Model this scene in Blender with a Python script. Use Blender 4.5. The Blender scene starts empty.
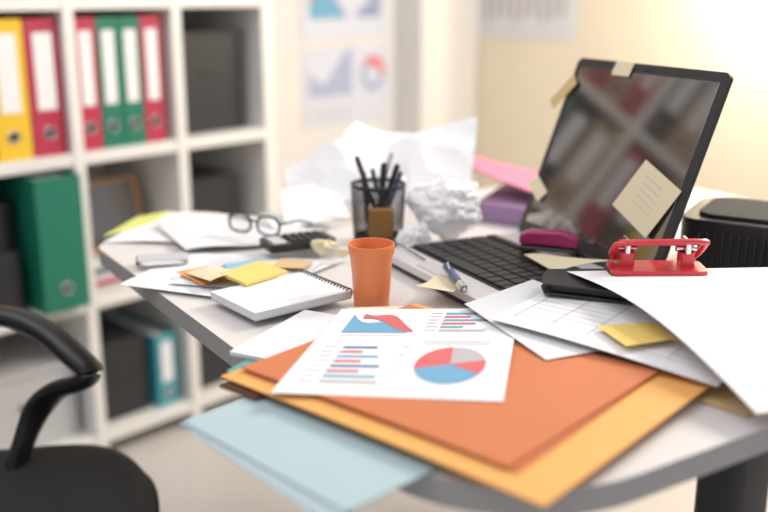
import bpy, bmesh, math, random
from mathutils import Matrix, Vector, noise
random.seed(7)
# ---------------------------------------------------------------- materials
def mat(name,col,rough=.5,metal=0,bump=0,bscale=200,var=0,vscale=8,trans=0,coat=0,spec=.5,ior=None):
    m=bpy.data.materials.new(name);m.use_nodes=True
    nt=m.node_tree;b=nt.nodes['Principled BSDF']
    c=(*col,1)
    b.inputs['Base Color'].default_value=c
    b.inputs['Roughness'].default_value=rough
    b.inputs['Metallic'].default_value=metal
    b.inputs['Specular IOR Level'].default_value=spec
    b.inputs['Coat Weight'].default_value=coat
    b.inputs['Transmission Weight'].default_value=trans
    if ior: b.inputs['IOR'].default_value=ior
    tc=nt.nodes.new('ShaderNodeTexCoord')
    if var:
        n=nt.nodes.new('ShaderNodeTexNoise');n.inputs['Scale'].default_value=vscale;n.inputs['Detail'].default_value=4
        r=nt.nodes.new('ShaderNodeMapRange');r.inputs['To Min'].default_value=1-var;r.inputs['To Max'].default_value=1+var
        mx=nt.nodes.new('ShaderNodeVectorMath');mx.operation='SCALE';mx.inputs[0].default_value=col
        nt.links.new(tc.outputs['Object'],n.inputs['Vector']);nt.links.new(n.outputs['Fac'],r.inputs['Value'])
        nt.links.new(r.outputs['Result'],mx.inputs['Scale']);nt.links.new(mx.outputs[0],b.inputs['Base Color'])
    if bump:
        n=nt.nodes.new('ShaderNodeTexNoise');n.inputs['Scale'].default_value=bscale;n.inputs['Detail'].default_value=3
        bp=nt.nodes.new('ShaderNodeBump');bp.inputs['Strength'].default_value=bump;bp.inputs['Distance'].default_value=.002
        nt.links.new(tc.outputs['Object'],n.inputs['Vector']);nt.links.new(n.outputs['Fac'],bp.inputs['Height']);nt.links.new(bp.outputs[0],b.inputs['Normal'])
    return m
WHITE=mat('paper_white',(.80,.80,.82),.75,var=.02)
WHITEB=mat('paper_bright',(.90,.90,.92),.8,var=.02)
PAPER2=mat('paper_offwhite',(.70,.71,.74),.8,var=.03)
DESK=mat('desk_laminate',(.70,.67,.66),.28,var=.02,vscale=3)
DEDGE=mat('desk_edge',(.34,.33,.33),.5)
DARK=mat('dark_metal',(.02,.02,.022),.45)
BLACK=mat('black_plastic',(.012,.012,.014),.35,bump=.1,bscale=400)
BLACKS=mat('black_satin',(.02,.02,.023),.5)
FABRIC=mat('chair_fabric',(.022,.022,.025),.85,bump=.6,bscale=700)
KEY=mat('key_black',(.012,.012,.014),.4)
SILVER=mat('silver_palmrest',(.68,.66,.67),.35,metal=.2)
CHROME=mat('chrome',(.75,.75,.77),.15,metal=1)
SCREEN=mat('screen_glass',(.030,.025,.021),.07,spec=.8,coat=.6,ior=1.85)
ORANGEC=mat('orange_cup_plastic',(.74,.22,.08),.3,var=.03)
RUST=mat('rust_card',(.56,.175,.07),.75,var=.05,vscale=12,bump=.1,bscale=900)
YELO=mat('amber_card',(.80,.39,.11),.75,var=.04,vscale=12)
BLUEP=mat('blue_card',(.36,.47,.51),.75,var=.04,vscale=10)
BLUEP2=mat('blue_card_light',(.39,.51,.55),.75,var=.04)
TEAL=mat('teal_card',(.10,.34,.32),.7)
STY=mat('sticky_yellow',(.80,.58,.17),.8,var=.05)
STC=mat('sticky_cream',(.72,.64,.45),.8,var=.05)
STT=mat('sticky_tan',(.60,.43,.22),.8,var=.05)
STO=mat('sticky_orange',(.74,.32,.09),.8)
STB=mat('sticky_blue',(.25,.48,.62),.8)
STG=mat('sticky_green',(.62,.66,.18),.8)
CRED=mat('ink_red',(.62,.13,.14),.7)
CBLUE=mat('ink_blue',(.14,.36,.54),.7)
CNAVY=mat('ink_navy',(.10,.16,.36),.7)
CGREY=mat('ink_grey',(.46,.43,.46),.7)
CTXT=mat('ink_text',(.45,.45,.48),.8)
CLAV=mat('ink_lavender',(.36,.40,.58),.8)
LAV=mat('poster_paper',(.58,.61,.72),.7)
REDP=mat('red_enamel',(.60,.03,.045),.25,coat=.4)
MAGE=mat('magenta_plastic',(.33,.02,.11),.3)
PINK=mat('pink_card',(.62,.19,.30),.7)
LILAC=mat('lilac_card',(.30,.19,.34),.7)
BR=mat('binder_red',(.44,.03,.07),.4,var=.04);BG=mat('binder_green',(.01,.17,.11),.4,var=.04)
BY=mat('binder_yellow',(.80,.51,.03),.4,var=.04);BK=mat('binder_black',(.02,.02,.025),.45)
BT=mat('binder_teal',(.05,.30,.36),.4)
SHELF=mat('shelf_white',(.78,.77,.75),.4,var=.015)
WALLA=mat('wall_paint_white',(.67,.655,.65),.85,bump=.1,bscale=60,var=.015)
WALLB=mat('wall_paint_warm',(.80,.71,.57),.85,bump=.1,bscale=60,var=.015)
TRIMM=mat('trim_white',(.72,.71,.70),.6)
FLOOR=mat('floor_vinyl',(.56,.53,.51),.3,var=.05,vscale=2)
WOOD=mat('wood_frame',(.55,.28,.10),.5,var=.2,vscale=20)
BROWN=mat('brown_leather',(.10,.045,.02),.6)
BOXG=mat('box_grey',(.50,.50,.52),.7)
BTAN=mat('binder_tan',(.42,.32,.22),.5)
LENS=mat('eyeglass_lens',(.9,.95,1),.02,trans=1)
PENBLUE=mat('pen_blue',(.06,.10,.22),.3)

# ---------------------------------------------------------------- builder
class MB:
    def __init__(s,M=None): s.v=[];s.f=[];s.mi=[];s.ms=[];s.M=M or Matrix()
    def raw(s,vs,fs,m):
        if m not in s.ms: s.ms.append(m)
        k=s.ms.index(m);o=len(s.v)
        s.v+=[s.M@Vector(p) for p in vs]
        s.f+=[[o+i for i in f] for f in fs]; s.mi+=[k]*len(fs)
    def box(s,c,d,m,R=None):
        vs=[]
        for x in(-.5,.5):
            for y in(-.5,.5):
                for z in(-.5,.5):
                    p=Vector((x*d[0],y*d[1],z*d[2]))
                    if R: p=R@p
                    vs.append(p+Vector(c))
        s.raw(vs,[(0,1,3,2),(4,6,7,5),(0,4,5,1),(2,3,7,6),(0,2,6,4),(1,5,7,3)],m)
    def prism(s,pts,z0,z1,m,mside=None):
        n=len(pts)
        vs=[(p[0],p[1],z0) for p in pts]+[(p[0],p[1],z1) for p in pts]
        if mside is None or mside is m:
            s.raw(vs,[tuple(range(n))[::-1],tuple(range(n,2*n))]+[(i,(i+1)%n,(i+1)%n+n,i+n) for i in range(n)],m)
        else:
            s.raw(vs,[tuple(range(n))[::-1],tuple(range(n,2*n))],m)
            s.raw(vs,[(i,(i+1)%n,(i+1)%n+n,i+n) for i in range(n)],mside)
    def rbox(s,c,d,r,m,n=6,mside=None):
        s.prism(rrect(c[0],c[1],d[0],d[1],r,n),c[2]-d[2]/2,c[2]+d[2]/2,m,mside)
    def tube(s,path,r,m,n=12,flat=1,caps=True,up=(0,0,1)):
        path=[Vector(p) for p in path]
        if not isinstance(r,(list,tuple)): r=[r]*len(path)
        vs=[];fs=[];up=Vector(up)
        for i,p in enumerate(path):
            t=(path[min(i+1,len(path)-1)]-path[max(i-1,0)]).normalized()
            a=t.cross(up)
            if a.length<1e-3: a=t.cross(Vector((1,0,0)))
            a.normalize();b=a.cross(t).normalized()
            for k in range(n):
                w=2*math.pi*k/n
                vs.append(p+a*math.cos(w)*r[i]+b*math.sin(w)*r[i]*flat)
        for i in range(len(path)-1):
            for k in range(n):
                fs.append((i*n+k,i*n+(k+1)%n,(i+1)*n+(k+1)%n,(i+1)*n+k))
        if caps: fs+= [tuple(range(n))[::-1],tuple((len(path)-1)*n+k for k in range(n))]
        s.raw(vs,fs,m)
    def lathe(s,prof,c,m,n=40):
        vs=[];fs=[]
        for r,z in prof:
            for k in range(n):
                w=2*math.pi*k/n;vs.append((c[0]+r*math.cos(w),c[1]+r*math.sin(w),c[2]+z))
        for i in range(len(prof)-1):
            for k in range(n):
                fs.append((i*n+k,i*n+(k+1)%n,(i+1)*n+(k+1)%n,(i+1)*n+k))
        s.raw(vs,fs,m)
    def obj(s,name,bevel=0,ang=35,flat=False,seg=2):
        lo=Vector([min(v[i] for v in s.v) for i in range(3)]);hi=Vector([max(v[i] for v in s.v) for i in range(3)])
        o=Vector(((lo.x+hi.x)/2,(lo.y+hi.y)/2,lo.z))
        me=bpy.data.meshes.new(name);me.from_pydata([v-o for v in s.v],[],s.f)
        for m in s.ms: me.materials.append(m)
        for p,k in zip(me.polygons,s.mi): p.material_index=k
        bm=bmesh.new();bm.from_mesh(me)
        if not flat:
            for f in bm.faces: f.smooth=True
            for e in bm.edges:
                if len(e.link_faces)==2:
                    e.smooth = e.calc_face_angle(0)<math.radians(ang)
        bm.to_mesh(me);bm.free()
        ob=bpy.data.objects.new(name,me);ob.location=o;bpy.context.collection.objects.link(ob)
        if bevel:
            b=ob.modifiers.new('bevel','BEVEL');b.width=bevel;b.segments=seg;b.limit_method='ANGLE'
        return ob
def rrect(cx,cy,w,h,r,n=6,rs=None):
    pts=[]
    rs=rs or (r,r,r,r)
    for (sx,sy,a0),r in zip(((1,1,0),(-1,1,90),(-1,-1,180),(1,-1,270)),rs):
        for i in range(n+1):
            a=math.radians(a0+90*i/n)
            pts.append((cx+sx*(w/2-r)+r*math.cos(a),cy+sy*(h/2-r)+r*math.sin(a)))
    return pts
def frame(o,dx,dz=(0,0,1)):
    x=Vector((dx[0],dx[1],dx[2] if len(dx)>2 else 0)).normalized();z=Vector(dz);y=z.cross(x).normalized();z=x.cross(y)
    M=Matrix((x,y,z)).transposed().to_4x4();M.translation=Vector(o);return M
def smoothpath(pts,n=6):
    pts=[Vector(p) for p in pts];out=[]
    for i in range(len(pts)-1):
        p0=pts[max(i-1,0)];p1=pts[i];p2=pts[i+1];p3=pts[min(i+2,len(pts)-1)]
        for k in range(n):
            t=k/n
            out.append(.5*((2*p1)+(p2-p0)*t+(2*p0-5*p1+4*p2-p3)*t*t+(3*p1-p0-3*p2+p3)*t**3))
    out.append(pts[-1]);return out
class Sheet:
    def __init__(s,C,h=None): s.C=[Vector(c) for c in C];s.h=h or (lambda u,v:0)
    def P(s,u,v,dz=0):
        a,b,c,d=s.C
        p=(a*(1-u)+b*u)*(1-v)+(d*(1-u)+c*u)*v
        nrm=(s.C[1]-s.C[0]).cross(s.C[0]-s.C[3]).normalized()
        return p+nrm*dz+Vector((0,0,s.h(u,v)))
    def grid(s,mb,m,n=14,dz=0,u0=0,u1=1,v0=0,v1=1):
        vs=[s.P(u0+(u1-u0)*i/n,v0+(v1-v0)*j/n,dz) for j in range(n+1) for i in range(n+1)]
        fs=[(j*(n+1)+i,(j+1)*(n+1)+i,(j+1)*(n+1)+i+1,j*(n+1)+i+1) for j in range(n) for i in range(n)]
        mb.raw(vs,fs,m)
    def slab(s,mb,m,t,n=14):
        s.grid(mb,m,n,t);s.grid(mb,m,n,0)
        for (f) in (lambda w,z:s.P(w,0,z),lambda w,z:s.P(w,1,z),lambda w,z:s.P(0,w,z),lambda w,z:s.P(1,w,z)):
            vs=[f(i/n,z) for z in(0,t) for i in range(n+1)]
            mb.raw(vs,[(i,i+1,n+2+i,n+1+i) for i in range(n)],m)
    def rect(s,mb,m,u0,v0,u1,v1,dz=.0008,n=3):
        s.grid(mb,m,n,dz,u0,u1,v0,v1)
    def pie(s,mb,cu,cv,ru,rv,a0,a1,m,ri=0,dz=.0008):
        n=max(3,int(abs(a1-a0)/8));vs=[];fs=[]
        for i in range(n+1):
            a=math.radians(a0+(a1-a0)*i/n)
            vs.append(s.P(cu+ru*ri*math.cos(a),cv-rv*ri*math.sin(a),dz));vs.append(s.P(cu+ru*math.cos(a),cv-rv*math.sin(a),dz))
        fs=[(2*i,2*i+1,2*i+3,2*i+2) for i in range(n)]
        mb.raw(vs,fs,m)
    def area(s,mb,u0,u1,lo,hi,m,dz=.0008,n=14):
        vs=[];
        for i in range(n+1):
            t=i/n;u=u0+(u1-u0)*t
            vs+= [s.P(u,lo(t),dz),s.P(u,hi(t),dz)]
        mb.raw(vs,[(2*i,2*i+1,2*i+3,2*i+2) for i in range(n)],m)
    def lines(s,mb,m,u0,u1,v0,v1,k,w=.012,jit=.25,dz=.0008):
        for i in range(k):
            v=v0+(v1-v0)*i/max(1,k-1);s.rect(mb,m,u0,v,u1-(u1-u0)*random.random()*jit,v+w,dz)
def paper(name,C,m,h=None,t=.0005,n=14,deco=None):
    mb=MB();S=Sheet(C,h);S.slab(mb,m,t,n)
    if deco: deco(S,mb)
    return mb.obj(name)

# ---------------------------------------------------------------- room
mb=MB();mb.box((0,1.5,-.05),(8,8,.1),FLOOR);mb.obj('floor')
BX=Vector((.679,.734,0)).normalized()
BO=Vector((-.704,2.247,0))
MB_=frame(BO,BX)            # bookcase frame: x right, y deeper, z up
WO=MB_@Vector((0,.40,0))
MW=frame(WO,BX)
mb=MB(MW);mb.box((-.4,.05,1.3),(5.0,.1,2.6),WALLA);mb.obj('wall_left')
corner_s=1.95
mb=MB(MW);mb.box((1.62,-.06,1.3),(.16,.12,2.6),TRIMM);mb.box((1.83,-.03,1.3),(.23,.06,2.6),WALLA);mb.obj('trim_column',bevel=.004)
CO=MW@Vector((corner_s,0,0))
MR=frame(CO,(BX.y,-BX.x,0))
mb=MB(MR);mb.box((1.6,.05,1.3),(3.2,.1,2.6),WALLB);mb.obj('wall_right')
mb=MB(MR);mb.box((1.6,-.008,.05),(3.15,.016,.1),SHELF);mb.obj('baseboard_right')
mb=MB(MW);mb.box((1.1,-.008,.05),(.85,.016,.1),SHELF);mb.obj('baseboard_left')

# ---------------------------------------------------------------- bookcase
mb=MB(MB_)
T=.028;CW=.29;LV=[.06,.415,.77,1.12,1.475,1.83];K0=-4;K1=2;DEP=.38
for k in range(K0,K1+1):
    t=.036 if k in(K0,K1) else T
    mb.box((k*CW,DEP/2,(.0+LV[-1]+.015)/2),(t,DEP,LV[-1]+.015),SHELF)
for z in LV:
    for k in range(K0,K1):
        mb.box(((k+.5)*CW,DEP/2+.001,z),(CW-T,DEP-.002,T),SHELF)
mb.box(((K0+K1)/2*CW,DEP-.004,.94),((K1-K0)*CW-.03,.006,1.75),SHELF)
mb.obj('bookcase',bevel=.0015)
def binder(s0,w,z,h,m,dep=.27,y0=.02,name='ring_binder',lab=True):
    b=MB(MB_);x=s0+w/2;tk=.003
    b.box((x-w/2+tk/2,y0+dep/2,z+h/2),(tk,dep,h),m)
    b.box((x+w/2-tk/2,y0+dep/2,z+h/2),(tk,dep,h),m)
    b.box((x,y0+.001,z+h/2),(w-.001,.004,h),m)
    b.box((x,y0+dep/2+.01,z+h/2),(w-.012,dep-.03,h-.02),PAPER2)
    if lab: b.box((x,y0-.0015,z+h*.62),(w*.56,.002,h*.56),WHITE)
    rr=.013;cz=z+h*.17
    b.tube([(x+rr*math.cos(a),y0-.002,cz+rr*math.sin(a)) for a in [i*math.pi/8 for i in range(17)]],.0025,CHROME,8,caps=False,up=(0,1,0))
    b.tube([(x,y0-.0012,cz),(x,y0-.004,cz)],.0095,BLACKS,16)
    return b.obj(name,bevel=.0012)
zr=lambda i:LV[i]+T/2+.0005
HB=.305
w=.084
for i,m in enumerate((BK,BY,BR)): binder(-.272+i*(w+.002),w,zr(2),HB,m)
w=.0585
for i,m in enumerate((BR,BG,BG,BR)): binder(.018+i*(w+.001),w,zr(2),HB,m)
for ki in (-4,-3,-2):
    seq=[BR,BTAN,BY,BG,BK,BR,BG]
    for i in range(4): binder(ki*CW+.02+i*.061,.059,zr(2),HB,seq[(i+ki)%7])
for ki in range(K0,K1):
    for r in(3,4):
        seq=[BTAN,BR,BK,BTAN,BG,BR,BY,BTAN,BK]
        for i in range(3 if (ki+r)%3 else 4):
            ww=.084 if (ki+r)%3 else .0625
            binder(ki*CW+.018+i*(ww+.0015),ww,zr(r),HB,seq[(i*2+ki*3+r)%9])
def sbox(s0,w,z,h,m,y0=.02,name='storage_box'):
    b=MB(MB_);x=s0+w/2
    b.box((x,y0+.15,z+h/2),(w,.30,h),m);b.box((x,y0+.148,z+h+.005),(w+.006,.306,.012),m)
    b.box((x,y0-.002,z+h*.6),(w*.28,.004,.012),DARK)
    return b.obj(name,bevel=.003)
sbox(.318,.21,zr(2),.25,BK,y0=.05)
sbox(.312,.19,zr(1),.22,BK,y0=.06)
sbox(.312,.2,zr(0),.22,BK,y0=.05)
sbox(.02,.15,zr(0),.20,BK,y0=.05)
sbox(-.27,.235,zr(0),.19,BOXG,y0=.05)
binder(.19,.062,zr(0),.20,BT,y0=.03,lab=True)
binder(-.135,.115,zr(1),.315,BG,y0=-.03,lab=False)
b=MB(MB_)
b.rbox((-.205,.15,zr(1)+.13),(.125,.24,.26),.05,BLACKS,8)
b.tube(smoothpath([(-.205,.06,zr(1)+.25),(-.205,.07,zr(1)+.29),(-.205,.14,zr(1)+.29),(-.205,.15,zr(1)+.25)]),.007,BLACKS,8)
b.rbox((-.205,.035,zr(1)+.08),(.10,.05,.14),.02,BLACKS,6)
b.obj('backpack',bevel=.02,seg=4)
for ki in(-4,-3,-2):
    sbox(ki*CW+.03,.22,zr(1),.22,BK if ki%2 else BOXG);sbox(ki*CW+.03,.22,zr(0),.2,BOXG)
b=MB(MB_@Matrix.Translation((.125,.10,zr(1)+.075))@Matrix.Rotation(math.radians(-14),4,'X'))
b.box((0,0,.095),(.215,.014,.18),WOOD);b.box((-.004,-.008,.095),(.195,.003,.16),SCREEN)
b.obj('picture_frame',bevel=.002)
b=MB(MB_)
for i in range(5): b.box((.128,.17,zr(1)+.0075+i*.0145),(.20-.006*(i%2),.26,.014),(BOXG,BR,PAPER2,BK,PAPER2)[i])
b.obj('book_pile',bevel=.002)

# ---------------------------------------------------------------- wall posters
def wall_sheet(name,M,x0,x1,z0,z1,deco,m=LAV):
    b=MB();S=Sheet([M@Vector((x0,-.003,z1)),M@Vector((x1,-.003,z1)),M@Vector((x1,-.003,z0)),M@Vector((x0,-.003,z0))])
    S.slab(b,m,.0006,6);deco(S,b);return b.obj(name)
def d1(S,b):
    S.area(b,.06,.55,lambda t:.62,lambda t:.30+.18*math.sin(5*t)-.1*t,CLAV,dz=.0015)
    S.pie(b,.8,.38,.15,.24,0,130,CRED,.5,.0015);S.pie(b,.8,.38,.15,.24,130,360,CLAV,.5,.0015)
    S.lines(b,CTXT,.08,.6,.75,.9,3,.015,dz=.0015)
def d2(S,b):
    S.area(b,.1,.5,lambda t:.75,lambda t:.55-.2*math.sin(4*t),CBLUE,dz=.0015)
    S.area(b,.1,.5,lambda t:.58-.2*math.sin(4*t),lambda t:.50-.3*math.sin(3*t+1),CRED,dz=.0018)
    for i in range(6): S.rect(b,CNAVY,.62+i*.05,.75-.08*(i+1)*(1 if i%2 else .7),.65+i*.05,.75,.0015)
def d3(S,b):
    for i in range(9): S.rect(b,CGREY,.08+i*.095,.35,.13+i*.095,.8-.04*(i%3),.0015)
    S.rect(b,CTXT,.05,.88,.95,.89,.0015)
wall_sheet('chart_poster',MW,1.07,1.49,.69,.955,d1)
wall_sheet('chart_poster',MW,1.06,1.485,.985,1.25,d2)
wall_sheet('chart_poster',MR,.05,.50,.965,1.26,d3,PAPER2)

# ---------------------------------------------------------------- desk
DA=Vector((.534,-.845,0)).normalized();DL=Vector((-.487,1.57,0))
MD=frame(DL,(DA.x,DA.y,0))
b=MB(MD);LX=1.054;LY=1.2
b.prism(rrect(LX/2,LY/2,LX,LY,.07,12,rs=(.07,.07,.06,.17)),.724,.75,DESK,DEDGE)
for ys in(.41,1.05):
    for xs in(.07,.975):
        b.rbox((xs,ys,.362),(.06,.06,.724),.012,DARK,4);b.rbox((xs,ys,.012),(.09,.09,.02),.02,DARK,4)
    b.box((LX/2,ys,.70),(LX-.14,.04,.045),DARK)
b.box((.12,.73,.70),(.03,.64,.045),DARK)
b.obj('office_desk',bevel=.003)

# ---------------------------------------------------------------- office chair
FW=Vector((.95,.2,0)).normalized();CC=Vector((-.58,1.25,0));MC=frame(CC,FW)
b=MB(MC)
N=48;prof=[(.0,.335),(.80,.335),(.93,.35),(1.0,.375),(1.0,.395),(.95,.413),(.85,.422),(.5,.424),(0,.418)]
vs=[];fs=[]
for r,z in prof:
    for k in range(N):
        a=2*math.pi*k/N;c,s_=math.cos(a),math.sin(a)
        x=.25*r*math.copysign(abs(c)**.55,c);y=.26*r*math.copysign(abs(s_)**.55,s_)
        vs.append((x,y,z-(.03*max(0,(x-.12)/.13)**2 if z>.38 else 0)))
for i in range(len(prof)-1):
    for k in range(N): fs.append((i*N+k,i*N+(k+1)%N,(i+1)*N+(k+1)%N,(i+1)*N+k))
b.raw(vs,fs,FABRIC)
b.tube([(0,0,.335),(0,0,.10)],[.03,.025],DARK,20);b.tube([(0,0,.12),(0,0,.07)],.045,DARK,20)
for i in range(5):
    a=2*math.pi*i/5+.3
    e=(.28*math.cos(a),.28*math.sin(a),.065)
    b.tube([(0,0,.10),e],[.028,.018],DARK,10)
    b.tube([(e[0]-.012*math.sin(a),e[1]+.012*math.cos(a),.03),(e[0]+.012*math.sin(a),e[1]-.012*math.cos(a),.03)],.029,BLACKS,18)
b.M=Matrix()
def arm(pts,rs):
    P_=smoothpath(pts,8);m=len(P_);R_=[]
    for i in range(m):
        t=i/(m-1)*(len(rs)-1);k=min(int(t),len(rs)-2);R_.append(rs[k]+(rs[k+1]-rs[k])*(t-k))
    b.tube(P_,R_,BLACK,14,flat=.6,up=(.1,.3,1))
A=[(-.75,1.40,.55),(-.71,1.42,.64),(-.61,1.445,.664),(-.535,1.44,.644),(-.478,1.415,.610),(-.450,1.40,.588),(-.468,1.40,.57),(-.51,1.42,.550),(-.55,1.44,.51),(-.578,1.43,.45),(-.60,1.40,.37),(-.60,1.34,.34)]
RS=[.016,.02,.028,.031,.030,.026,.022,.024,.027,.026,.024,.024]
arm(A,RS)
side=Vector((-FW.y,FW.x,0))
A2=[]
for i,p in enumerate(A):
    q=Vector(p)-CC;q=q-2*side*q.dot(side);q=q-side*(.18 if i<9 else .18*(11-i)/3)-FW*.10;A2.append(q+CC)
arm(A2,RS)
b.M=MC
vs=[];fs=[];nu,nv=16,16
for layer in(0,1):
    for j in range(nv+1):
        for i in range(nu+1):
            u=-1+2*i/nu;v=-1+2*j/nv
            y=.22*u*math.sqrt(1-.35*v*v);z=.72+.26*v*math.sqrt(1-.35*u*u)
            x=-.27-.08*(z-.45)-.05*(1-u*u)-layer*(.05*(1-max(abs(u),abs(v))**4)+.004)
            vs.append((x,y,z))
o=(nu+1)*(nv+1)
for L in(0,1):
    for j in range(nv):
        for i in range(nu):
            q=[j*(nu+1)+i,j*(nu+1)+i+1,(j+1)*(nu+1)+i+1,(j+1)*(nu+1)+i];fs.append([k+L*o for k in (q if L==0 else q[::-1])])
b.raw(vs,fs,FABRIC)
b.tube(smoothpath([(-.1,0,.33),(-.30,0,.34),(-.37,0,.42),(-.38,0,.60)]),.022,DARK,10)
b.obj('office_chair',ang=50)

# ---------------------------------------------------------------- folders / card stack at the front
paper('blue_folder',[(-.050,1.018,.7512),(.102,.835,.7512),(-.045,.685,.7512),(-.197,.868,.7512)],BLUEP,t=.0012)
paper('blue_folder',[(-.045,1.03,.7526),(.112,.84,.7526),(-.030,.700,.7530),(-.194,.870,.7530)],BLUEP2,t=.001)
paper('teal_folder',[(-.10,1.13,.7542),(.10,1.05,.7542),(.02,.86,.7542),(-.172,.995,.7542)],TEAL,t=.001)
b=MB()
for i in range(6):
    d=.0012*random.uniform(-1,1)
    S=Sheet([(-.100+d,1.19+d,.7555+i*.0008),(.08+d,1.10,.7555+i*.0008),(.006,.952+d,.7555+i*.0008),(-.174+d,1.04-d,.7555+i*.0008)]);S.slab(b,WHITE,.0006,4)
b.obj('paper_stack')
paper('amber_envelope',[(.041,1.206,.7610),(.340,.9420,.7612),(.127,.694,.7612),(-.172,.962,.7612)],YELO,t=.0016,h=lambda u,v:.002*math.sin(3*u)*v)
paper('brown_notebook',[(-.12,1.0,.7550),(-.07,.97,.7550),(-.13,.915,.7550),(-.172,.950,.7550)],BROWN,t=.004)
paper('rust_folder',[(.032,1.187,.7660),(.289,.964,.7662),(.105,.750,.7665),(-.152,.975,.7660)],RUST,t=.0016,h=lambda u,v:.0015*math.sin(3.1*u)*v)
b=MB();S=Sheet([(.032,1.187,.7645),(.289,.964,.7645),(.112,.745,.7650),(-.148,.970,.7645)]);S.slab(b,RUST,.0006,4);b.obj('rust_folder')

def chart(S,b):
    S.area(b,.10,.44,lambda t:.33,lambda t:.33-.24*(1-t)**.8*(1-.35*math.sin(6*t)*(t<.6))-.01,CBLUE,dz=.0010)
    S.area(b,.16,.47,lambda t:.33-.02-.17*(1-t)**1.0-.03*math.sin(6*t),lambda t:.08+.02*math.sin(9*t)+.22*t**2.5,CRED,dz=.0013)
    S.lines(b,CTXT,.10,.42,.36,.36,1,.006,jit=0)
    for i,(w1,m) in enumerate(((.22,CBLUE),(.14,CRED),(.26,CBLUE),(.18,CRED),(.12,CBLUE),(.24,CGREY))):
        S.rect(b,m,.60,.06+i*.045,.60+w1,.085+i*.045)
    S.lines(b,CTXT,.52,.585,.065,.29,6,.008)
    for i,(w1,m) in enumerate(((.17,CNAVY),(.11,CRED),(.20,CBLUE),(.13,CRED),(.23,CNAVY),(.15,CRED),(.24,CBLUE),(.26,CGREY))):
        S.rect(b,m,.17,.50+i*.052,.17+w1,.525+i*.052)
    S.lines(b,CTXT,.07,.15,.50,.87,8,.008)
    S.lines(b,CTXT,.46,.50,.50,.87,5,.008)
    c=(.725,.69,.165,.185)
    S.pie(b,*c,15,95,CGREY);S.pie(b,*c,95,195,CRED,dz=.0010);S.pie(b,*c,195,330,CBLUE,dz=.0010);S.pie(b,*c,330,375,CRED,dz=.0012)
    S.lines(b,CTXT,.55,.95,.43,.46,2,.006)
paper('chart_sheet',[(-.053,1.163,.7690),(.170,1.165,.7695),(.116,.880,.7690),(-.113,.903,.7690)],WHITE,t=.0004,h=lambda u,v:.004*u*v*math.sin(3*v),deco=chart,n=20)

# ---------------------------------------------------------------- left hand papers
def txt(S,b): S.lines(b,CTXT,.1,.9,.12,.85,14,.006)
paper('letter_sheet',[(-.418,1.784,.7512),(-.088,1.713,.7512),(-.136,1.531,.7512),(-.463,1.563,.7512)],WHITE,deco=txt,h=lambda u,v:.004*math.sin(6*u)**2)
paper('letter_sheet',[(-.40,1.66,.7565),(-.20,1.73,.757),(-.10,1.56,.757),(-.31,1.48,.7565)],PAPER2,h=lambda u,v:.006*math.sin(4*u+1)**2)
paper('letter_sheet',[(-.322,1.50,.7518),(-.06,1.449,.7518),(-.181,1.24,.7518),(-.371,1.315,.7518)],WHITE,h=lambda u,v:.003*math.sin(5*v)**2)
paper('letter_sheet',[(-.27,1.47,.7560),(-.09,1.44,.7560),(-.13,1.27,.7560),(-.30,1.31,.7560)],PAPER2,h=lambda u,v:.002*math.sin(5*v)**2,deco=txt)
paper('yellow_green_folder',[(-.45,1.74,.7512),(-.40,1.79,.7512),(-.41,1.70,.7512),(-.472,1.60,.7512)],STG,t=.002)
b=MB();C=[(-.229,1.235),(-.113,1.328),(-.043,1.239),(-.159,1.146)]
for z0,z1,m in((.7590,.7605,BOXG),(.7606,.7690,PAPER2),(.7691,.7700,WHITE)): b.prism(C,z0,z1,m)
S=Sheet([(*c,.770) for c in C])
S.lines(b,CTXT,.1,.85,.2,.85,9,.005,dz=.0004)
T_=Vector((-.113,1.328,.766));R_=Vector((-.043,1.239,.766));inw=Vector((-.78,-.62,0)).normalized()
for i in range(16):
    c=T_.lerp(R_,(i+.5)/16)+inw*.002
    b.tube([c+inw*.0055*math.cos(a)+Vector((0,0,.0065*math.sin(a))) for a in [k*math.pi/6 for k in range(13)]],.0010,DARK,6,caps=False,up=(.6,-.75,.1))
b.obj('spiral_notebook')
def note(name,C,m,h=None,deco=None,t=.0006): return paper(name,C,m,h=h,t=t,n=8,deco=deco)
def sh(C,dx,dy): return [(a+dx,b_+dy,c) for a,b_,c in C]
note('sticky_note_pad',sh([(-.230,1.345,.7712),(-.186,1.405,.7712),(-.137,1.353,.7715),(-.1875,1.292,.7715)],.003,-.04),STY,t=.004)
note('sticky_note',sh([(-.2845,1.378,.762),(-.242,1.41,.762),(-.197,1.345,.7725),(-.236,1.305,.7725)],0,-.032),STC,h=lambda u,v:.012*u*(1-u))
note('sticky_note',sh([(-.30,1.40,.7602),(-.26,1.43,.7602),(-.215,1.37,.7602),(-.25,1.335,.7602)],0,-.045),STO,h=lambda u,v:.001)
note('sticky_note',sh([(-.24,1.445,.7603),(-.19,1.47,.7603),(-.17,1.42,.7603),(-.22,1.40,.7603)],0,-.045),STB)
note('sticky_note',sh([(-.19,1.46,.7606),(-.15,1.44,.7606),(-.16,1.39,.7606),(-.20,1.41,.7606)],0,-.045),STG)
note('sticky_note',sh([(-.155,1.47,.762),(-.105,1.45,.762),(-.115,1.405,.765),(-.165,1.42,.762)],0,-.045),STT)
note('sticky_note',[(-.045,1.185,.7638),(.04,1.192,.7638),(.05,1.15,.7638),(-.065,1.12,.7638)],STC)
b=MB(frame((-.335,1.425,.757),(.9,.2,0)));b.rbox((0,0,.004),(.078,.042,.007),.009,CHROME,6);b.rbox((0,0,.0078),(.072,.037,.0008),.006,BOXG,6);b.obj('smartphone',bevel=.001)
b=MB(frame((-.135,1.485,.7655),(.87,.42,0)));b.rbox((0,0,.007),(.11,.062,.012),.010,BLACK,6)
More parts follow.
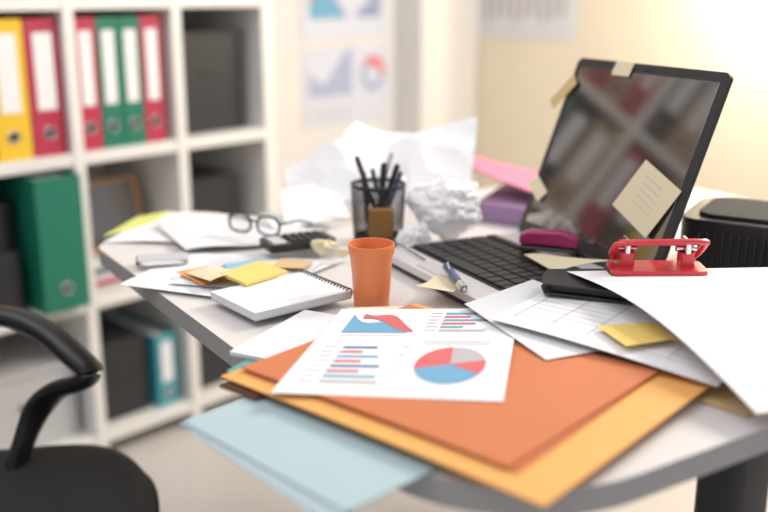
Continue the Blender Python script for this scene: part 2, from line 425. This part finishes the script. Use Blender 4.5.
b.box((-.036,0,.0135),(.022,.045,.002),BOXG)
for i in range(5):
    for j in range(4): b.box((-.012+i*.0125,-.020+j*.0135,.0145),(.009,.0095,.003),KEY)
b.obj('calculator',bevel=.0012)
b=MB(frame((-.212,1.555,.7655),(.86,-.45,0))@Matrix.Scale(.82,4))
for sx in(-1,1):
    cx=sx*.034
    pts=[(cx+.026*math.copysign(abs(math.cos(a))**.8,math.cos(a)),0.0,.022+.019*math.copysign(abs(math.sin(a))**.8,math.sin(a))) for a in [k*math.pi/14 for k in range(29)]]
    b.tube(pts,.0026,BLACK,8,caps=False,up=(0,1,0))
    b.raw([(p[0],.0,p[2]) for p in pts[:-1]],[tuple(range(28))],LENS)
    b.tube(smoothpath([(sx*.060,0,.028),(sx*.066,.012,.029),(sx*.062,.07,.022),(sx*.055,.12,.006),(sx*.050,.135,.002)]),.0024,BLACK,8)
b.tube(smoothpath([(-.008,0,.027),(0,-.001,.031),(.008,0,.027)]),.0022,BLACK,8)
b.obj('eyeglasses')

# ---------------------------------------------------------------- cups
b=MB()
prof=[(0,0),(.0205,0),(.0215,.002),(.0225,.02),(.0238,.05),(.0262,.076),(.0270,.079),(.0278,.081),(.0284,.093),(.0280,.0945),(.0268,.0945),(.0262,.092),(.0245,.075),(.0220,.045),(.0200,.006),(0,.005)]
b.lathe([(r*1.08,z*.90) for r,z in prof],(-.0165,1.232,.7515),ORANGEC,56)
b.obj('orange_cup',ang=60)
PC=Vector((-.0095,1.57,.7512));b=MB();r0,r1,hh=.040,.044,.098
b.lathe([(0,0),(r0,0),(r0,.004),(0,.004)],PC,DARK,40)
b.lathe([(r1,hh-.006),(r1+.0015,hh),(r1-.001,hh+.001),(r1-.002,hh-.006)],PC,DARK,40)
b.lathe([(r0,.004),(r0+.001,.012),(r0-.001,.012)],PC,DARK,40)
for k in range(44):
    for d in(-1,1):
        path=[]
        for i in range(7):
            t=i/6;a=2*math.pi*k/44+d*t*.9;r=r0+(r1-r0)*t;path.append(PC+Vector((r*math.cos(a),r*math.sin(a),.008+t*(hh-.012))))
        b.tube(path,.0007,DARK,4,caps=False)
b.obj('mesh_pencil_cup')
b=MB()
def pen(b,p0,p1,r,m,tip=None,tipm=None):
    p0,p1=Vector(p0),Vector(p1);d=(p1-p0).normalized()
    b.tube([p0,p0+d*.006,p1-d*.012,p1-d*.004,p1],[r*.75,r,r,r*.7,r*.25],m,12)
    if tipm: b.tube([p1-d*.03,p1-d*.012,p1+d*.001],[r*1.08,r*1.05,r*.4],tipm,12)
for (x0,y0,x1,y1,l,m,r) in((.01,.005,-.035,.0,.142,BLACK,.0045),(-.015,.01,-.024,.01,.115,BLACK,.0045),(0,-.01,.010,-.004,.132,BLACK,.0055),(-.01,0,.032,.005,.128,BLACK,.005),(.0,.012,.038,.012,.115,PENBLUE,.004),(.015,.01,-.010,.02,.118,DARK,.004),(-.02,0,.022,.015,.145,CHROME,.0045)):
    pen(b,PC+Vector((x1,y1,l)),PC+Vector((x0,y0,.006)),r,m)
b.obj('pens')
b=MB();b.prism([(PC.x-.014+dx,PC.y-.036+dy) for dx,dy in((0,0),(.040,.006),(.038,.016),(-.002,.010))],PC.z+.005,PC.z+.062,YELO);b.obj('sticky_note_block',bevel=.003)

# ---------------------------------------------------------------- crumpled papers
def crumple_ball(name,c,r,seed,m=WHITEB,sc=(1,1,1),amp=.3,sub=4,fq=1.5):
    rnd=random.Random(seed)
    planes=[]
    for _ in range(34):
        v=Vector((rnd.gauss(0,1),rnd.gauss(0,1),rnd.gauss(0,1))).normalized();planes.append((v,1-amp*rnd.random()))
    bm=bmesh.new();bmesh.ops.create_icosphere(bm,subdivisions=sub,radius=1)
    for v in bm.verts:
        n=v.co.normalized();f=1.12
        for pv,pd in planes:
            d=n.dot(pv)
            if d>.3: f=min(f,pd/d)
        e,_=noise.voronoi(n*fq*1.6+Vector((seed*3,1,seed)))
        f+=.16*(min(1,(e[1]-e[0])*2.2)-.5)*amp/.3+.03*noise.noise(n*6+Vector((seed,0,0)))
        v.co=Vector((n.x*sc[0],n.y*sc[1],n.z*sc[2]))*r*f
    zmin=min(v.co.z for v in bm.verts)
    b=MB(Matrix.Translation(Vector(c)-Vector((0,0,zmin))))
    vs=[v.co.copy() for v in bm.verts];fs=[[v.index for v in f.verts] for f in bm.faces];bm.free()
    b.raw(vs,fs,m);return b.obj(name,flat=True)
crumple_ball('crumpled_paper_ball',(.104,1.563,.7515),.060,3,sc=(1.08,.82,.93))
crumple_ball('crumpled_paper_ball',(.048,1.515,.7515),.028,9,sc=(1.1,.8,.9))
crumple_ball('crumpled_note',(-.092,1.455,.7605),.021,5,STC,sc=(1.3,1,.7),amp=.5,sub=3)
crumple_ball('crumpled_note',(-.062,1.435,.7605),.014,12,STC,sc=(1,1,.7),amp=.5,sub=3)
def crumple_sheet(name,C,seed,amp=.03,m=WHITEB,n=26,sc=9,zmin_=.7515):
    S=Sheet(C);nrm=(S.C[1]-S.C[0]).cross(S.C[0]-S.C[3]).normalized()
    b=MB();vs=[]
    def q(u,v):
        p=S.P(u,v);d,_=noise.voronoi(p*sc+Vector((seed,0,seed)));d2,_=noise.voronoi(p*sc*2.1+Vector((0,seed,0)))
        o=(d[0]-.35)*amp*1.8+(d2[0]-.3)*amp*.5+noise.noise(p*5+Vector((seed,seed,0)))*amp*1.2
        return p+nrm*o
    for j in range(n+1):
        for i in range(n+1): vs.append(q(i/n,j/n))
    b.raw(vs,[(j*(n+1)+i,(j+1)*(n+1)+i,(j+1)*(n+1)+i+1,j*(n+1)+i+1) for j in range(n) for i in range(n)],m)
    zm=min(v.z for v in b.v)
    if zm<zmin_: b.v=[v+Vector((0,0,zmin_-zm)) for v in b.v]
    return b.obj(name,flat=True)
crumple_sheet('crumpled_sheet',[(-.055,1.93,.905),(.06,1.90,.87),(.03,1.72,.765),(-.15,1.75,.765)],2,.030,sc=6)
crumple_sheet('crumpled_sheet',[(-.19,1.85,.82),(-.06,1.86,.865),(-.03,1.72,.765),(-.165,1.71,.765)],5,.032,sc=6)
crumple_sheet('crumpled_sheet',[(.01,1.86,.855),(.178,1.82,.915),(.155,1.70,.80),(.03,1.70,.765)],8,.020,sc=6)
crumple_sheet('crumpled_sheet',[(-.19,1.76,.79),(-.09,1.79,.80),(-.06,1.66,.765),(-.17,1.64,.765)],15,.018,m=WHITE,sc=6)
paper('pink_folder',[(.160,1.96,.8305),(.36,1.84,.7955),(.30,1.66,.7955),(.165,1.78,.8305)],PINK,t=.003)
b=MB();b.prism([(.165,1.72),(.28,1.64),(.36,1.82),(.24,1.90)],.7512,.785,LILAC);b.obj('lilac_box_file',bevel=.002)

# ---------------------------------------------------------------- laptop
E=Vector((.454,-.891,0)).normalized()
HL=Vector((.2115,1.56,0));W=.325;D=.245
ML=frame(HL+Vector((0,0,.7515)),E)
b=MB(ML)
b.rbox((W/2,-D/2+.004,.0125),(W,D+.008,.011),.012,SILVER,6)
b.rbox((W/2,-D/2+.004,.0035),(W-.004,D+.004,.007),.012,BLACKS,6)
b.box((W/2,-.118,.0185),(W-.014,.160,.0014),BLACKS)
for r in range(6):
    n=15 if r>0 else 16;x0=.011;kw=(W-.022)/n
    yy=-.052-r*.0258
    if r==5:
        xs=[(0,1),(1,2),(2,3),(3,4),(4,9),(9,10),(10,11),(11,12),(12,13),(13,14),(14,15)]
    else: xs=[(i,i+1) for i in range(n)]
    for a,c in xs:
        b.box((x0+(a+c)/2*kw,yy,.0205),((c-a)*kw-.0028,.0222 if r else .014,.004),KEY)
b.rbox((W*.42,-.2215,.0186),(.075,.030,.0012),.004,BOXG,4)
b.tube([(.03,.004,.018),(W-.03,.004,.018)],.008,BLACKS,14)
kv=Vector((0,.366,.93)).normalized();Hs=.2985
Msc=ML@Matrix.Translation((0,.008,.018))
X=Vector((1,0,0));Yv=kv;Zv=X.cross(Yv)
Ms=Matrix((X,Yv,Zv)).transposed().to_4x4();b.M=Msc@Ms
b.rbox((W/2,Hs/2,-.004),(W,Hs,.008),.010,BLACKS,6)
b.box((W/2,Hs/2+.003,.0003),(W-.026,Hs-.036,.0012),SCREEN)
b.box((W/2,Hs-.008,.0006),(.012,.005,.0015),DARK)
MSN=b.M.copy()
b.obj('laptop',bevel=.0008)
def screen_note(cx,cy,w,h,ang,m,lift=.01,deco=None):
    a=math.radians(ang);ca,sa=math.cos(a),math.sin(a);C=[]
    for (px,py) in((-.5,.5),(.5,.5),(.5,-.5),(-.5,-.5)):
        C.append(MSN@Vector((cx+px*w*ca-py*h*sa,cy+px*w*sa+py*h*ca,.0018+(lift if py<0 else 0))))
    return note('sticky_note',C,m,deco=deco)
def scr(S,b):
    for i in range(5): 
        S.rect(b,CTXT,.2+.03*i,.2+.12*i,.7+.02*i,.212+.12*i,.0009)
screen_note(W*.80,Hs*.36,.092,.08,-20,STC,.006,scr)
screen_note(.115,Hs-.012,.04,.022,0,STC,.002)
screen_note(-.004,Hs*.80,.06,.026,52,STT,.004)
screen_note(.018,Hs*.26,.045,.022,-30,STC,.004)

note('sticky_note',[(.041,1.232,.775),(.0726,1.295,.7712),(.104,1.268,.7712),(.09,1.206,.775)],STC,h=lambda u,v:.006*abs(u-.5))
b=MB();pen(b,(.086,1.315,.7820),(.104,1.195,.7835),.0055,PENBLUE,tipm=CHROME);b.box((.0885,1.295,.788),(.002,.035,.0015),CHROME);b.obj('ballpoint_pen')
b=MB();b.tube(smoothpath([(.01,1.47,.7532),(.02,1.47,.7725),(.04,1.43,.7725),(.06,1.38,.7725)]),.0012,DARK,8);b.obj('cable')

b=MB(frame((.247,1.415,.7780),(.93,-.36,0)))
b.rbox((0,0,.003),(.088,.026,.006),.008,DARK,5)
sp=[(-.044,.008),(-.044,.022),(-.030,.029),(.02,.031),(.040,.024),(.044,.014),(.044,.008)]
vs=[(x,y,z) for y in(-.012,.012) for x,z in sp];n=len(sp)
b.raw(vs,[tuple(range(n)),tuple(range(2*n-1,n-1,-1))]+[(i,i+n,(i+1)%n+n,(i+1)%n) for i in range(n)],MAGE)
b.box((0,0,.009),(.08,.018,.006),CHROME)
b.obj('stapler',bevel=.003)
paper('sticky_note',[(.205,1.385,.779),(.255,1.365,.779),(.315,1.262,.804),(.235,1.295,.779)],STC,h=lambda u,v:.004*math.sin(3*u))

# ---------------------------------------------------------------- right hand papers
paper('report_sheet',[(.20,1.26,.7790),(.10,1.16,.7775),(.175,.99,.7700),(.34,1.06,.7705)],PAPER2,h=lambda u,v:0)
def table(S,b):
    for i in range(12): S.rect(b,CTXT,.06,.10+i*.07,.94,.104+i*.07)
    for i in range(6): S.rect(b,CTXT,.06+i*.175,.10,.064+i*.175,.87)
paper('report_sheet',[(.25,1.25,.7835),(.469,1.08,.785),(.337,.920,.7700),(.125,1.095,.7800)],WHITE,deco=table,h=lambda u,v:.002*math.sin(4*u))
note('sticky_note',[(.242,1.055,.7845),(.31,1.065,.7845),(.322,1.015,.7835),(.262,.995,.7825)],STY,h=lambda u,v:.001)
paper('orange_folder',[(.25,1.00,.7515),(.40,1.10,.7515),(.47,.98,.7515),(.356,.884,.7515)],STT,t=.0012)
b=MB()
out=[(.200,1.170),(.201,1.20),(.214,1.236),(.53,1.240),(.56,1.03),(.34,1.115)]
inn=[(.212,1.176),(.212,1.198),(.222,1.228),(.52,1.230),(.545,1.04),(.345,1.122)]
b.prism(out,.7870,.7890,BLACKS);b.prism(inn,.7891,.7985,DARK);b.prism(out,.7986,.8010,BLACKS)
b.obj('document_case',bevel=.0008)
b=MB();b.prism([(.42,1.20),(.62,1.22),(.64,1.02),(.45,1.11)],.7512,.7835,BK);b.obj('hardcover_book',bevel=.002)
paper('report_sheet',[(.236,1.215,.8030),(.52,1.235,.8030),(.62,.90,.772),(.350,.848,.7715)],WHITE,h=lambda u,v:.022*math.sin(math.pi*v)+.004*math.sin(math.pi*u)*v,n=22,
      deco=lambda S,b:S.lines(b,CTXT,.1,.9,.35,.9,12,.003,dz=.0009))

# ---------------------------------------------------------------- hole punch
b=MB(frame((.348,1.203,.8055),(.995,-.03,0)))
L=.120
b.rbox((0,0,.005),(L,.052,.008),.008,REDP,6);b.rbox((0,0,.0012),(L+.003,.055,.0024),.009,BLACKS,6)
for sx in(-1,1):
    x=sx*.038
    b.rbox((x,.006,.017),(.018,.024,.018),.004,REDP,4)
    b.tube([(x,-.002,.012),(x,-.002,.040)],.0040,CHROME,16)
    b.tube([(x-.013,.008,.030),(x+.013,.008,.030)],.004,CHROME,12)
    b.box((x,.014,.030),(.003,.020,.026),CHROME)
b.tube(smoothpath([(-.050,.020,.014),(-.055,.010,.022),(-.056,-.010,.036),(-.050,-.020,.043),(0,-.022,.046),(.050,-.020,.046),(.056,-.010,.040),(.055,.010,.024),(.050,.020,.014)],6),.0048,REDP,12,flat=.8)
b.rbox((.0,.006,.038),(.096,.016,.004),.006,REDP,5)
b.obj('hole_punch',bevel=.001)

# ---------------------------------------------------------------- projector
b=MB(frame((.605,1.385,.7512),(.86,-.50,0)))
b.rbox((0,0,.046),(.31,.18,.076),.03,BLACK,8);b.rbox((0,0,.004),(.25,.14,.008),.02,DARK,6)
b.rbox((0,0,.0865),(.27,.14,.006),.03,FABRIC,8)
for i in range(10): b.box((-.122+i*.011,-.0915,.045),(.005,.006,.046),DARK)
b.tube([(.085,-.085,.045),(.085,-.108,.045)],.026,BLACKS,28);b.tube([(.085,-.104,.045),(.085,-.110,.045)],.019,SCREEN,28)
b.obj('projector',bevel=.007,seg=3)

# ---------------------------------------------------------------- lights
w=bpy.data.worlds.new('world');bpy.context.scene.world=w;w.use_nodes=True
bg=w.node_tree.nodes['Background'];bg.inputs[0].default_value=(.97,.965,1,1);bg.inputs[1].default_value=.70
def area(name,loc,tgt,size,power,col):
    l=bpy.data.lights.new(name,'AREA');l.size=size;l.energy=power;l.color=col
    o=bpy.data.objects.new(name,l);o.location=loc;o.rotation_euler=(Vector(tgt)-Vector(loc)).to_track_quat('-Z','Y').to_euler();bpy.context.collection.objects.link(o)
area('warm_key',(1.5,2.2,2.0),(.1,1.2,.75),.7,52,(1,.91,.78))  # added warm key from back right, standing in for sunlight; no window there
area('overhead_fill',(-.6,1.0,2.6),(-.2,1.2,.5),1.6,16,(1,.98,.96))  # added soft fill from above; the room has no ceiling fixture
l=bpy.data.lights.new('wall_glow_fill','POINT');l.energy=22;l.color=(1,.87,.64);l.shadow_soft_size=.08  # unseen point light, added to put the flare's warm glow on the wall
o=bpy.data.objects.new('wall_glow_fill',l);o.location=(1.14,2.88,1.23);bpy.context.collection.objects.link(o)

# ---------------------------------------------------------------- camera
cd=bpy.data.cameras.new('camera');cd.sensor_width=36;cd.lens=980/768*36
cd.dof.use_dof=True;cd.dof.focus_distance=1.24;cd.dof.aperture_fstop=1.7
cam=bpy.data.objects.new('camera',cd);cam.location=(0,0,1.16)
cam.rotation_euler=(math.pi/2-math.atan(271/980),0,0);bpy.context.collection.objects.link(cam)
bpy.context.scene.camera=cam
bpy.context.scene.view_settings.view_transform='Standard'
